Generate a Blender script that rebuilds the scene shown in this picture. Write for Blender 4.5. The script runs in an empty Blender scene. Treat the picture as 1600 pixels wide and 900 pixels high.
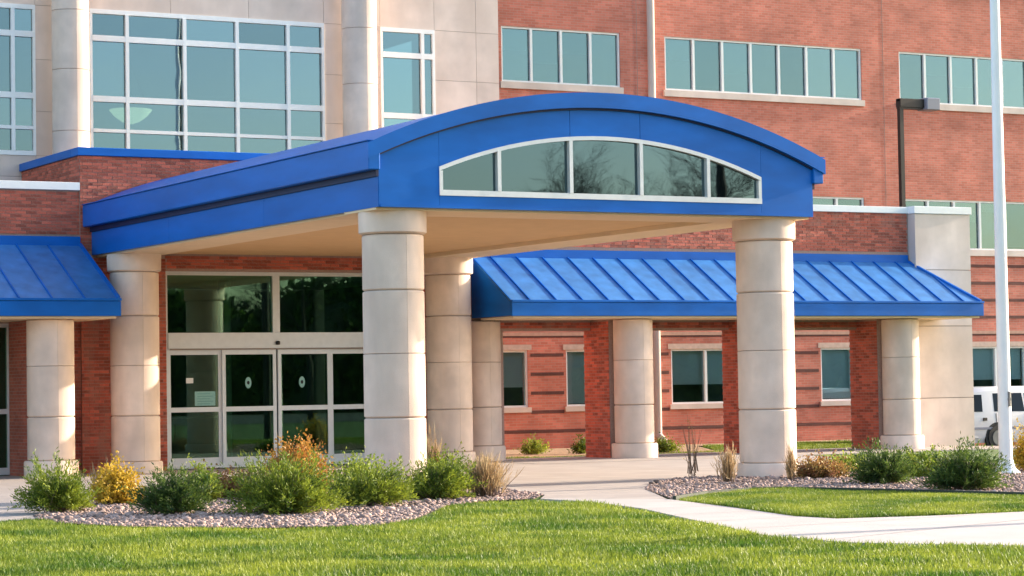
import bpy, bmesh, math, random
import numpy as np
from mathutils import Vector, Matrix
random.seed(7); rng = np.random.default_rng(7)
SC = bpy.context.scene
COL = SC.collection
R = math.radians

# ------------------------------------------------------------------ camera
YAW, PITCH, ROLL = 0.50091, 0.04103, 0.0163
cy_, sy_ = math.cos(YAW), math.sin(YAW)
F_ = Vector((sy_*math.cos(PITCH), cy_*math.cos(PITCH), math.sin(PITCH)))
R_ = Vector((cy_, -sy_, 0)); U_ = R_.cross(F_)
R2 = math.cos(ROLL)*R_ - math.sin(ROLL)*U_
U2 = math.sin(ROLL)*R_ + math.cos(ROLL)*U_
cam = bpy.data.objects.new('camera', bpy.data.cameras.new('camera')); COL.objects.link(cam)
M4 = Matrix((( R2.x, U2.x, -F_.x, -16.8441), (R2.y, U2.y, -F_.y, -34.69417), (R2.z, U2.z, -F_.z, 1.60646), (0, 0, 0, 1)))
cam.matrix_world = M4
cam.data.sensor_width = 36; cam.data.lens = 3787.67/1600*36
cam.data.clip_start = 0.5; cam.data.clip_end = 2000
SC.camera = cam

# ------------------------------------------------------------------ sky, sun, exposure
SUN_EL, SUN_AZ = R(15.8), R(91.7)          # azimuth clockwise from +Y (sun low at the right, a little in front)
W = bpy.data.worlds.new("World"); SC.world = W; W.use_nodes = True
nt = W.node_tree; bg = nt.nodes['Background']
sky = nt.nodes.new('ShaderNodeTexSky'); sky.sky_type = 'NISHITA'; sky.sun_disc = False
sky.sun_elevation = SUN_EL; sky.sun_rotation = SUN_AZ
sky.air_density = 1.0; sky.dust_density = 2.0; sky.ozone_density = 1.0
nt.links.new(sky.outputs[0], bg.inputs[0]); bg.inputs[1].default_value = 0.15
sl = bpy.data.lights.new('sun', 'SUN'); sl.energy = 3.6; sl.angle = R(0.5); sl.color = (1.0, 0.87, 0.70)
sun = bpy.data.objects.new('sun', sl); COL.objects.link(sun)
sd = Vector((math.cos(SUN_EL)*math.sin(SUN_AZ), math.cos(SUN_EL)*math.cos(SUN_AZ), math.sin(SUN_EL)))
sun.rotation_euler = sd.to_track_quat('Z', 'Y').to_euler(); sun.location = (40, -8, 30)
SC.view_settings.view_transform = 'Standard'; SC.view_settings.look = 'None'
SC.view_settings.gamma = 1; SC.view_settings.use_curve_mapping = False
SC.view_settings.exposure = 1.78

# ------------------------------------------------------------------ materials
def mat(name, col, rough=.6, metal=0., spec=.5, noise=0., nscale=8., bump=0., bscale=60., island=0., coat=0., stretch=None, sheen=0., dirt=None):
    m = bpy.data.materials.new(name); m.use_nodes = True; n = m.node_tree.nodes; l = m.node_tree.links
    b = n['Principled BSDF']; b.inputs['Base Color'].default_value = (*col, 1)
    b.inputs['Roughness'].default_value = rough; b.inputs['Metallic'].default_value = metal
    b.inputs['Specular IOR Level'].default_value = spec
    if coat: b.inputs['Coat Weight'].default_value = coat; b.inputs['Coat Roughness'].default_value = .08
    tc = n.new('ShaderNodeTexCoord'); vec = tc.outputs['Object']
    geo = n.new('ShaderNodeNewGeometry')
    if stretch:
        mp = n.new('ShaderNodeMapping'); mp.inputs['Scale'].default_value = stretch
        l.new(vec, mp.inputs[0]); vec = mp.outputs[0]
    cur = None
    if noise:
        t = n.new('ShaderNodeTexNoise'); t.inputs['Scale'].default_value = nscale; t.inputs['Detail'].default_value = 6
        l.new(vec, t.inputs['Vector'])
        mr = n.new('ShaderNodeMapRange'); mr.inputs[1].default_value = .3; mr.inputs[2].default_value = .7
        mr.inputs[3].default_value = 1-noise; mr.inputs[4].default_value = 1+noise
        l.new(t.outputs[0], mr.inputs[0]); cur = mr.outputs[0]
    if island:
        oi = n.new('ShaderNodeObjectInfo')
        a = n.new('ShaderNodeMath'); a.operation = 'ADD'; l.new(geo.outputs['Random Per Island'], a.inputs[0]); l.new(oi.outputs['Random'], a.inputs[1])
        f = n.new('ShaderNodeMath'); f.operation = 'FRACT'; l.new(a.outputs[0], f.inputs[0])
        mr = n.new('ShaderNodeMapRange'); mr.inputs[3].default_value = 1-island; mr.inputs[4].default_value = 1+island
        l.new(f.outputs[0], mr.inputs[0])
        if cur is None: cur = mr.outputs[0]
        else:
            mu = n.new('ShaderNodeMath'); mu.operation = 'MULTIPLY'; l.new(cur, mu.inputs[0]); l.new(mr.outputs[0], mu.inputs[1]); cur = mu.outputs[0]
    if cur is not None:
        vm = n.new('ShaderNodeVectorMath'); vm.operation = 'SCALE'; vm.inputs[0].default_value = col
        l.new(cur, vm.inputs['Scale']); out = vm.outputs[0]
        if dirt:
            t2 = n.new('ShaderNodeTexNoise'); t2.inputs['Scale'].default_value = dirt[1]; t2.inputs['Detail'].default_value = 5
            mp2 = n.new('ShaderNodeMapping'); mp2.inputs['Scale'].default_value = (1, 1, .35); l.new(tc.outputs['Object'], mp2.inputs[0]); l.new(mp2.outputs[0], t2.inputs['Vector'])
            r2 = n.new('ShaderNodeMapRange'); r2.inputs[1].default_value = .45; r2.inputs[2].default_value = .75; l.new(t2.outputs[0], r2.inputs[0])
            mx = n.new('ShaderNodeMix'); mx.data_type = 'RGBA'; mx.inputs[7].default_value = (*dirt[0], 1)
            l.new(r2.outputs[0], mx.inputs[0]); l.new(out, mx.inputs[6]); out = mx.outputs[2]
        l.new(out, b.inputs['Base Color'])
    if bump:
        t = n.new('ShaderNodeTexNoise'); t.inputs['Scale'].default_value = bscale; t.inputs['Detail'].default_value = 5
        l.new(vec, t.inputs['Vector'])
        bp = n.new('ShaderNodeBump'); bp.inputs['Strength'].default_value = bump; bp.inputs['Distance'].default_value = .02
        l.new(t.outputs[0], bp.inputs['Height']); l.new(bp.outputs[0], b.inputs['Normal'])
    return m

def leafmat(name, c1, c2, rough=.55, ns=3.5, k=2.2):
    m = bpy.data.materials.new(name); m.use_nodes = True; n = m.node_tree.nodes; l = m.node_tree.links
    b = n['Principled BSDF']; b.inputs['Roughness'].default_value = rough; b.inputs['Specular IOR Level'].default_value = .3
    geo = n.new('ShaderNodeNewGeometry'); tc = n.new('ShaderNodeTexCoord')
    t = n.new('ShaderNodeTexNoise'); t.inputs['Scale'].default_value = ns; t.inputs['Detail'].default_value = 4; l.new(tc.outputs['Object'], t.inputs['Vector'])
    a = n.new('ShaderNodeMath'); a.operation = 'MULTIPLY_ADD'; a.inputs[1].default_value = .55; l.new(geo.outputs['Random Per Island'], a.inputs[0])
    s = n.new('ShaderNodeMath'); s.operation = 'MULTIPLY_ADD'; s.inputs[1].default_value = k; s.inputs[2].default_value = .25-k/2; l.new(t.outputs[0], s.inputs[0]); l.new(s.outputs[0], a.inputs[2])
    mx = n.new('ShaderNodeMix'); mx.data_type = 'RGBA'; mx.inputs[6].default_value = (*c1, 1); mx.inputs[7].default_value = (*c2, 1)
    l.new(a.outputs[0], mx.inputs[0]); l.new(mx.outputs[2], b.inputs['Base Color'])
    tr = n.new('ShaderNodeBsdfTranslucent'); l.new(mx.outputs[2], tr.inputs[0])
    ms = n.new('ShaderNodeMixShader'); ms.inputs[0].default_value = .35
    l.new(b.outputs[0], ms.inputs[1]); l.new(tr.outputs[0], ms.inputs[2]); l.new(ms.outputs[0], n['Material Output'].inputs[0])
    return m

def glassmat(name, refl, tint, trans=(.3, .36, .35), fac=.35, wob=0.0):
    """coated window glass: part mirror, part tinted see-through"""
    m = bpy.data.materials.new(name); m.use_nodes = True; n = m.node_tree.nodes; l = m.node_tree.links
    n.remove(n['Principled BSDF'])
    g = n.new('ShaderNodeBsdfGlossy'); g.inputs['Color'].default_value = (*tint, 1); g.inputs['Roughness'].default_value = refl
    oi = n.new('ShaderNodeObjectInfo'); m1 = n.new('ShaderNodeMapRange'); m1.inputs[3].default_value = .84; m1.inputs[4].default_value = 1.14; l.new(oi.outputs['Random'], m1.inputs[0])
    vs = n.new('ShaderNodeVectorMath'); vs.operation = 'SCALE'; vs.inputs[0].default_value = tint; l.new(m1.outputs[0], vs.inputs['Scale']); l.new(vs.outputs[0], g.inputs['Color'])
    t = n.new('ShaderNodeBsdfTransparent'); t.inputs[0].default_value = (*trans, 1)
    lw = n.new('ShaderNodeLayerWeight'); lw.inputs[0].default_value = .25
    mr = n.new('ShaderNodeMapRange'); mr.inputs[3].default_value = fac; mr.inputs[4].default_value = 1.0; l.new(lw.outputs['Fresnel'], mr.inputs[0])
    ms = n.new('ShaderNodeMixShader'); l.new(mr.outputs[0], ms.inputs[0]); l.new(t.outputs[0], ms.inputs[1]); l.new(g.outputs[0], ms.inputs[2])
    if wob:
        tc = n.new('ShaderNodeTexCoord'); ns = n.new('ShaderNodeTexNoise'); ns.inputs['Scale'].default_value = .9; l.new(tc.outputs['Object'], ns.inputs['Vector'])
        bp = n.new('ShaderNodeBump'); bp.inputs['Strength'].default_value = wob; bp.inputs['Distance'].default_value = .05
        l.new(ns.outputs[0], bp.inputs['Height']); l.new(bp.outputs[0], g.inputs['Normal'])
    l.new(ms.outputs[0], n['Material Output'].inputs[0])
    return m

def brickmat(name, c1, c2, mortar, bump=.5):
    """small brick print for walls too far away to build brick by brick"""
    m = bpy.data.materials.new(name); m.use_nodes = True; n = m.node_tree.nodes; l = m.node_tree.links
    b = n['Principled BSDF']; b.inputs['Roughness'].default_value = .85
    tc = n.new('ShaderNodeTexCoord'); sp = n.new('ShaderNodeSeparateXYZ'); cb = n.new('ShaderNodeCombineXYZ')
    l.new(tc.outputs['Object'], sp.inputs[0]); ad = n.new('ShaderNodeMath'); l.new(sp.outputs[0], ad.inputs[0]); l.new(sp.outputs[1], ad.inputs[1])
    l.new(ad.outputs[0], cb.inputs[0]); l.new(sp.outputs[2], cb.inputs[1])
    br = n.new('ShaderNodeTexBrick'); br.inputs['Scale'].default_value = 1; br.inputs['Brick Width'].default_value = .213; br.inputs['Row Height'].default_value = .0677
    br.inputs['Mortar Size'].default_value = .005; br.inputs['Color1'].default_value = (*c1, 1); br.inputs['Color2'].default_value = (*c2, 1); br.inputs['Mortar'].default_value = (*mortar, 1)
    l.new(cb.outputs[0], br.inputs['Vector'])
    t = n.new('ShaderNodeTexNoise'); t.inputs['Scale'].default_value = 1.3; t.inputs['Detail'].default_value = 7; l.new(tc.outputs['Object'], t.inputs['Vector'])
    mr = n.new('ShaderNodeMapRange'); mr.inputs[1].default_value = .3; mr.inputs[2].default_value = .7; mr.inputs[3].default_value = .8; mr.inputs[4].default_value = 1.2; l.new(t.outputs[0], mr.inputs[0])
    vm = n.new('ShaderNodeVectorMath'); vm.operation = 'SCALE'; l.new(br.outputs['Color'], vm.inputs[0]); l.new(mr.outputs[0], vm.inputs['Scale']); l.new(vm.outputs[0], b.inputs['Base Color'])
    bp = n.new('ShaderNodeBump'); bp.inputs['Strength'].default_value = bump; bp.inputs['Distance'].default_value = .01; bp.invert = True
    l.new(br.outputs['Fac'], bp.inputs['Height']); l.new(bp.outputs[0], b.inputs['Normal'])
    return m

M = {}
M['blue'] = mat('blue_painted_metal', (.002, .115, .45), .42, spec=.22, island=.05, noise=.16, nscale=1.1, bump=.14, bscale=1.8, stretch=(1, .5, 2.5))
M['blue_skylit'] = mat('blue_metal_skylit', (.045, .175, .42), .42, spec=.4, island=.07, noise=.2, nscale=3.5, bump=.12, bscale=2.2)  # same blue paint, lightened: sky sheen on the awning tops put into colour
M['blue_dark'] = mat('blue_groove_shadow', (.002, .010, .055), .6)
M['stone'] = mat('cast_stone', (.74, .585, .49), .85, island=.07, noise=.13, nscale=2.0, bump=.22, bscale=70, dirt=((.55, .43, .36), 1.4))
M['stone_pale'] = mat('pale_cast_stone', (.66, .545, .48), .85, island=.06, noise=.13, nscale=1.6, bump=.18, bscale=60, dirt=((.54, .43, .37), .9))
M['joint'] = mat('stone_joint', (.26, .21, .18), .95)
M['soffit'] = mat('tan_soffit', (.62, .40, .20), .8, noise=.04, nscale=3)
M['soffit_edge'] = mat('light_tan_trim', (.72, .55, .36), .8, noise=.04, nscale=3)
M['peach'] = mat('peach_lit_brick', (.52, .30, .22), .9, noise=.1)
M['added_blind'] = mat('added_window_blind', (.80, .86, .84), .9)
M['lintel'] = mat('buff_lintel', (.58, .42, .34), .9, noise=.12)
M['white'] = mat('white_painted_metal', (.80, .80, .79), .4, noise=.03, nscale=6)
M['frame'] = mat('pale_anodised_frame', (.66, .66, .66), .38, metal=.25, noise=.04, nscale=9)
M['brick'] = mat('red_brick', (.44, .10, .06), .85, noise=.14, nscale=14, island=.42, bump=.4, bscale=90, dirt=((.40, .17, .12), 3.0))
M['mortar'] = mat('grey_mortar', (.36, .24, .20), .95, noise=.15, nscale=30)
M['farbrick'] = brickmat('far_brick', (.49, .14, .092), (.61, .195, .135), (.45, .26, .20))
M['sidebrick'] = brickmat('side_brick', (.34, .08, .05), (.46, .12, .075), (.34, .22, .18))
M['band'] = brickmat('dark_brick_band', (.10, .032, .026), (.14, .045, .035), (.12, .06, .05))
M['glass'] = glassmat('teal_reflective_glass', .015, (.125, .185, .21), (.22, .32, .34), .64, .05)
M['glass_tower'] = glassmat('upper_storey_glass', .015, (.225, .32, .37), (.45, .60, .62), .52, .05)
M['glass_far'] = glassmat('far_window_glass', .02, (.21, .30, .325), (.62, .76, .76), .44, .08)
M['glass_low'] = glassmat('low_window_glass', .02, (.45, .62, .66), (.84, .93, .95), .18, .08)
M['glass_door'] = glassmat('entrance_glass', .01, (.42, .66, .56), (.58, .76, .66), .08)
M['inside'] = mat('room_interior', (.17, .20, .18), .9, noise=.3, nscale=1.2)
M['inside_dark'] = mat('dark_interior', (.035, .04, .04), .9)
M['inside_pale'] = mat('pale_interior_wall', (.33, .38, .36), .9, noise=.1, nscale=1)
M['bronze'] = mat('dark_bronze', (.035, .028, .026), .45, metal=.4)
M['lampgrey'] = mat('lamp_lens_grey', (.22, .22, .27), .35)
M['pole'] = mat('white_pole_paint', (.80, .80, .80), .35, noise=.04, nscale=3)
M['concrete'] = mat('concrete', (.37, .31, .275), .9, noise=.10, nscale=1.6, bump=.25, bscale=50, dirt=((.33, .27, .24), .6))
M['path'] = mat('path_concrete', (.46, .40, .37), .9, noise=.08, nscale=1.8, bump=.25, bscale=50, dirt=((.40, .36, .33), .7))
M['soil'] = mat('bed_soil', (.25, .16, .12), .95, noise=.3, nscale=9, bump=.6, bscale=30)
M['mulch'] = mat('bark_mulch', (.36, .22, .12), .95, noise=.35, nscale=14, bump=.6, bscale=40)
M['hill'] = mat('wooded_hill_green', (.02, .035, .018), .95, noise=.5, nscale=.5)
M['lawn'] = mat('lawn_ground', (.075, .13, .02), .95, noise=.35, nscale=3, bump=.5, bscale=40)
M['asphalt'] = mat('asphalt', (.06, .06, .062), .9, noise=.15, nscale=6, bump=.3, bscale=120)
M['rock'] = mat('river_rock', (.34, .235, .20), .9, noise=.2, nscale=20, island=.62)
M['grass'] = leafmat('grass_blades', (.065, .135, .010), (.27, .31, .035), ns=.8, k=3.4)
M['edging'] = mat('dark_edging', (.03, .04, .025), .8)
M['juniper'] = leafmat('juniper_green', (.035, .085, .014), (.27, .32, .03))
M['juniper_dark'] = leafmat('dark_juniper', (.018, .05, .018), (.13, .19, .03))
M['lime'] = leafmat('lime_leaves', (.12, .20, .02), (.34, .38, .05))
M['yellow'] = leafmat('yellow_leaves', (.42, .27, .02), (.62, .42, .05))
M['orange'] = leafmat('orange_leaves', (.36, .13, .03), (.46, .27, .05))
M['rust'] = leafmat('rust_leaves', (.24, .09, .05), (.33, .24, .06))
M['tan'] = leafmat('dry_grass', (.30, .19, .09), (.50, .38, .22))
M['twig'] = mat('twig_bark', (.13, .085, .06), .9)
M['bark'] = mat('tree_bark', (.05, .042, .036), .9)
M['vanpaint'] = mat('white_van_paint', (.78, .73, .72), .3, coat=.4)
M['vanglass'] = glassmat('dark_van_glass', .02, (.18, .20, .22), (.03, .03, .04), .06)
M['black'] = mat('black_rubber', (.015, .015, .016), .7)
M['rim'] = mat('wheel_metal', (.20, .20, .21), .35, metal=.8)
M['red'] = mat('red_lens', (.45, .02, .015), .3)
M['paper'] = mat('white_paper', (.75, .74, .70), .7)
M['tealpaper'] = mat('teal_poster', (.24, .44, .39), .6, noise=.1, nscale=30)
M['sage'] = mat('sage_print', (.12, .30, .27), .6)
bo = mat('pendant_glass', (.75, .75, .50), .5); M['bowl'] = bo
bn = bo.node_tree.nodes['Principled BSDF']; bn.inputs['Emission Color'].default_value = (1, .88, .45, 1); bn.inputs['Emission Strength'].default_value = .9

# ------------------------------------------------------------------ builders
def wloc(o):
    v = Vector((0, 0, 0))
    while o is not None: v += o.location; o = o.parent
    return v

class MB:
    def __init__(s): s.v = []; s.f = []; s.m = []; s.cur = 0
    def quad(s, *p):
        i = len(s.v); s.v += [tuple(q) for q in p]; s.f.append(tuple(range(i, i+len(p)))); s.m.append(s.cur); return s
    def box(s, x0, x1, y0, y1, z0, z1):
        i = len(s.v)
        s.v += [(x0,y0,z0),(x1,y0,z0),(x1,y1,z0),(x0,y1,z0),(x0,y0,z1),(x1,y0,z1),(x1,y1,z1),(x0,y1,z1)]
        for q in ((0,3,2,1),(4,5,6,7),(0,1,5,4),(1,2,6,5),(2,3,7,6),(3,0,4,7)):
            s.f.append(tuple(i+k for k in q)); s.m.append(s.cur)
        return s
    def prism(s, pts, a, b, axis='Y'):
        """closed outline pts (u,v) extruded from a to b along axis"""
        n = len(pts); i = len(s.v)
        for t in (a, b):
            for (u, w) in pts:
                s.v.append({'Y': (u, t, w), 'X': (t, u, w), 'Z': (u, w, t)}[axis])
        s.f.append(tuple(range(i, i+n))); s.f.append(tuple(range(i+2*n-1, i+n-1, -1))); s.m += [s.cur]*2
        for k in range(n):
            s.f.append((i+k, i+n+k, i+n+(k+1) % n, i+(k+1) % n)); s.m.append(s.cur)
        return s
    def hexa(s, b, t):
        i = len(s.v); s.v += [tuple(p) for p in b]+[tuple(p) for p in t]
        for q in ((0,3,2,1),(4,5,6,7),(0,1,5,4),(1,2,6,5),(2,3,7,6),(3,0,4,7)):
            s.f.append(tuple(i+k for k in q)); s.m.append(s.cur)
        return s
    def lathe(s, prof, c=(0, 0), n=40):
        """prof: list of (r,z) bottom to top around vertical axis at c"""
        i = len(s.v)
        for (r, z) in prof:
            for k in range(n):
                a = 2*math.pi*k/n; s.v.append((c[0]+r*math.cos(a), c[1]+r*math.sin(a), z))
        for j in range(len(prof)-1):
            for k in range(n):
                k2 = (k+1) % n; s.f.append((i+j*n+k, i+j*n+k2, i+(j+1)*n+k2, i+(j+1)*n+k)); s.m.append(s.cur)
        s.f.append(tuple(i+k for k in range(n))[::-1]); s.f.append(tuple(i+(len(prof)-1)*n+k for k in range(n))); s.m += [s.cur]*2
        return s
    def tube(s, p, q, r0, r1, n=8, caps=True):
        p = Vector(p); q = Vector(q); d = (q-p)
        if d.length < 1e-6: return s
        d.normalize(); a = d.orthogonal().normalized(); b = d.cross(a); i = len(s.v)
        for (c, r) in ((p, r0), (q, r1)):
            for k in range(n):
                t = 2*math.pi*k/n; s.v.append(tuple(c+a*(r*math.cos(t))+b*(r*math.sin(t))))
        for k in range(n):
            k2 = (k+1) % n; s.f.append((i+k, i+k2, i+n+k2, i+n+k)); s.m.append(s.cur)
        if caps: s.f.append(tuple(i+k for k in range(n))[::-1]); s.f.append(tuple(i+n+k for k in range(n))); s.m += [s.cur]*2
        return s
    def build(s, name, m, parent=None, smooth=False, fix=True, bevel=0.):
        me = bpy.data.meshes.new(name); off = wloc(parent) if parent else Vector((0, 0, 0))
        me.from_pydata([(x-off.x, y-off.y, z-off.z) for (x, y, z) in s.v], [], s.f)
        mats = m if isinstance(m, (list, tuple)) else [m]
        for q in mats: me.materials.append(q)
        if len(mats) > 1: me.polygons.foreach_set('material_index', s.m)
        if fix:
            b = bmesh.new(); b.from_mesh(me); bmesh.ops.recalc_face_normals(b, faces=b.faces); b.to_mesh(me); b.free()
        if smooth:
            me.polygons.foreach_set('use_smooth', [True]*len(me.polygons))
            try: me.set_sharp_from_angle(angle=R(35))
            except Exception: pass
        me.update()
        o = bpy.data.objects.new(name, me); COL.objects.link(o); o.parent = parent
        if bevel:
            md = o.modifiers.new('bevel', 'BEVEL'); md.width = bevel; md.segments = 1; md.limit_method = 'ANGLE'
        return o

def thing(name, label, cat, loc=(0, 0, 0), group=None):
    o = bpy.data.objects.new(name, None); COL.objects.link(o); o.location = loc; o.empty_display_size = .3
    o['label'] = label; o['category'] = cat
    if group: o['group'] = group
    return o
def tag(o, label, cat, group=None):
    o['label'] = label; o['category'] = cat
    if group: o['group'] = group
    return o
def struct(o): o['kind'] = 'structure'; return o
def stuff(o): o['kind'] = 'stuff'; return o
def copy_part(src, parent, offset):
    """copy of a part with its sub-parts under the same or another thing"""
    c = src.copy(); COL.objects.link(c); c.parent = parent; c.location = src.location + Vector(offset)
    for g in list(src.children):
        d = g.copy(); COL.objects.link(d); d.parent = c
    return c

# brick by brick: regions are (u0,u1,z0,z1); a brick is .203 x .0577, course .0677
def unit_brick():
    b = MB().box(-.5, .5, -.5, .5, -.5, .5); me = bpy.data.meshes.new('brick'); me.from_pydata(b.v, [], b.f); me.materials.append(M['brick']); return me
BR = unit_brick()
def bricks(parent, regions, plane, at_, limit=300, proud=.010, zoff=0.):
    """plane 'Y': face towards -Y at y=at_; plane 'X': face towards -X at x=at_"""
    off = wloc(parent); H, L, G = .0677, .213, .0095; lst = []
    for (u0, u1, z0, z1) in regions:
        k = math.ceil((z0-zoff)/H - 1e-6)
        while zoff+(k+1)*H <= z1+.012:
            z = zoff+k*H; st = (L/2 if k % 2 else 0); j = math.floor((u0-st)/L)-1
            while True:
                a = st+j*L; b = a+L-G; j += 1
                if a >= u1: break
                a2, b2 = max(a, u0), min(b, u1)
                if b2-a2 < .03: continue
                lst.append((a2, b2, z+G/2, z+H-G/2))
            k += 1
    extra = MB()
    for i, (a, b, z0, z1) in enumerate(lst):
        d = proud + random.uniform(-.003, .003)
        if i < limit:
            o = bpy.data.objects.new('brick', BR); COL.objects.link(o); o.parent = parent
            if plane == 'Y': o.location = ((a+b)/2-off.x, at_-d/2+.004-off.y, (z0+z1)/2-off.z); o.scale = (b-a, d+.008, z1-z0)
            else: o.location = (at_-d/2+.004-off.x, (a+b)/2-off.y, (z0+z1)/2-off.z); o.scale = (d+.008, b-a, z1-z0)
        else:
            if plane == 'Y': extra.box(a, b, at_-d, at_+.004, z0, z1)
            else: extra.box(at_-d, at_+.004, a, b, z0, z1)
    if extra.v: stuff(extra.build('bricks', M['brick'], parent, fix=False))

def grid_wall(x0, x1, z0, z1, y0, y1, openings):
    """box wall with rectangular openings (x0,x1,z0,z1)"""
    xs = sorted({x0, x1, *[v for o in openings for v in o[:2] if x0 < v < x1]}); zs = sorted({z0, z1, *[v for o in openings for v in o[2:4] if z0 < v < z1]})
    mb = MB()
    def solid(i, j):
        if i < 0 or j < 0 or i >= len(xs)-1 or j >= len(zs)-1: return False
        cx, cz = (xs[i]+xs[i+1])/2, (zs[j]+zs[j+1])/2
        return not any(o[0] < cx < o[1] and o[2] < cz < o[3] for o in openings)
    for i in range(len(xs)-1):
        for j in range(len(zs)-1):
            if not solid(i, j): continue
            a, b, c, d = xs[i], xs[i+1], zs[j], zs[j+1]
            mb.quad((a, y0, c), (b, y0, c), (b, y0, d), (a, y0, d)); mb.quad((a, y1, c), (a, y1, d), (b, y1, d), (b, y1, c))
            if not solid(i-1, j): mb.quad((a, y0, c), (a, y0, d), (a, y1, d), (a, y1, c))
            if not solid(i+1, j): mb.quad((b, y0, c), (b, y1, c), (b, y1, d), (b, y0, d))
            if not solid(i, j-1): mb.quad((a, y0, c), (a, y1, c), (b, y1, c), (b, y0, c))
            if not solid(i, j+1): mb.quad((a, y0, d), (b, y0, d), (b, y1, d), (a, y1, d))
    return mb

# round cast-stone column: shaft core with drums, capital and base as sub-parts
DEEP = (1.16, 3.17, 1.18)
def column(parent, x, y, r, joints, top, cap=None, base=.25, z0=0., name='column', flare=.05):
    core = MB().lathe([(r-.03, z0+.02), (r-.03, top-.01)], (x, y), 36).build(name, M['joint'], parent, smooth=True)
    zs = [z0+base]+list(joints)+[cap if cap else top]
    for a, b in zip(zs[:-1], zs[1:]):
        g = .016
        ga, gb = (g if a in DEEP or a == z0+base else g*.35), (g if b in DEEP or b == zs[-1] else g*.35)
        for h0 in (-math.pi/2, math.pi/2):
            m_ = MB(); N = 26; e = .0018/r; prof = [(r-.03, a+ga*.4), (r-.022*min(1, ga/g+.2), a+ga*.4), (r, a+ga*1.6), (r, b-gb*1.6), (r-.022*min(1, gb/g+.2), b-gb*.4), (r-.03, b-gb*.4)]
            for (rr, zz) in prof:
                for k in range(N+1):
                    t = h0+e+(math.pi-2*e)*k/N; m_.v.append((x+rr*math.cos(t), y+rr*math.sin(t), zz))
            for j in range(len(prof)-1):
                for k in range(N): m_.f.append((j*(N+1)+k, j*(N+1)+k+1, (j+1)*(N+1)+k+1, (j+1)*(N+1)+k)); m_.m.append(0)
            for c in (0, N): m_.f.append(tuple(j*(N+1)+c for j in range(len(prof)))); m_.m.append(0)
            m_.build('drum', M['stone'], core, smooth=True)
    MB().lathe([(r+flare, z0), (r+flare, z0+base-.03), (r+flare-.02, z0+base)], (x, y), 48).build('base', M['stone'], core, smooth=True)
    if cap:
        MB().lathe([(r+.01, cap+.004), (r+.05, cap+.03), (r+.055, top)], (x, y), 48).build('capital', M['stone'], core, smooth=True)
    return core

# ------------------------------------------------------------------ ground
def sheet(pts, z, name, m, thick=0.):
    mb = MB()
    if thick: mb.prism(pts, z-thick, z, 'Z')
    else: mb.quad(*[(p[0], p[1], z) for p in pts])
    return mb.build(name, m)
# ground sheet with a small fall towards the car park at the right
gx = [-300, -80, -20, 0, 8, 14, 18, 19, 20, 21, 22, 23, 25, 40, 80, 300]; gy = [-300, -80, -30, -12, 0, 6, 9.2, 10.2, 11.2, 12, 13, 16, 20, 40, 100, 300]
def gz(x, y):
    a = min(max((x-20.2)/1.6, 0), 1); b = min(max((y-9.2)/1.5, 0), 1); return -.27*(a*a*(3-2*a))*(b*b*(3-2*b))
mb = MB(); nx = len(gx)
mb.v = [(x, y, gz(x, y)-.012) for y in gy for x in gx]
mb.f = [(j*nx+i, j*nx+i+1, (j+1)*nx+i+1, (j+1)*nx+i) for j in range(len(gy)-1) for i in range(nx-1)]; mb.m = [0]*len(mb.f)
struct(mb.build('ground', M['lawn'], smooth=True))
# entrance drive / forecourt
plaza = [(-40, -1.2), (-9, -4.4), (-7.2, -4.1), (-6.2, -1.9), (-4.8, .9), (-2.9, 2.75), (-1.1, 2.9), (.9, 2.1), (1.75, .3), (.9, -3.2), (.2, -4.3), (.24, -4.6), (1.38, -5.85),
         (2.95, -2.75), (4.0, -1.2), (5.6, .5), (6.7, .82), (8.8, 1.45), (10.5, 1.8), (13, 1.9), (13.4, 5.5), (14.6, 9.39), (7.9, 9.39), (7.9, 12.93), (-40, 12.93)]
struct(sheet(plaza, .006, 'forecourt', M['concrete'], .012))
struct(sheet([(7.91, 9.4), (22, 9.4), (22, 10.6), (20.3, 12.4), (20.3, 13.2), (7.91, 13.2)], .010, 'arcade_walkway', M['concrete'], .1))
# path to the forecourt between the two lawns, curving off to the right
path = [(.2, -4.3), (.24, -5.66), (-.2, -7.68), (-1.32, -10.84), (-2.24, -13.5), (-2.3, -15.0), (-1.3, -16.6), (2, -18.6), (6, -20), (12, -21), (12, -14.5), (5, -12.6), (2.69, -11.9), (1.27, -11.8), (.15, -11.5), (.1, -10.7), (.7, -8.6), (1.38, -5.87)]
struct(sheet(path, .010, 'path', M['path'], .05))
struct(sheet([(22.2, 12.2), (80, 12.2), (80, 18.2), (22.2, 18.2)], -.255, 'parking_lot', M['asphalt']))
struct(sheet([(-120, -95), (120, -95), (120, -52), (-120, -52)], .004, 'road', M['asphalt']))
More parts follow.
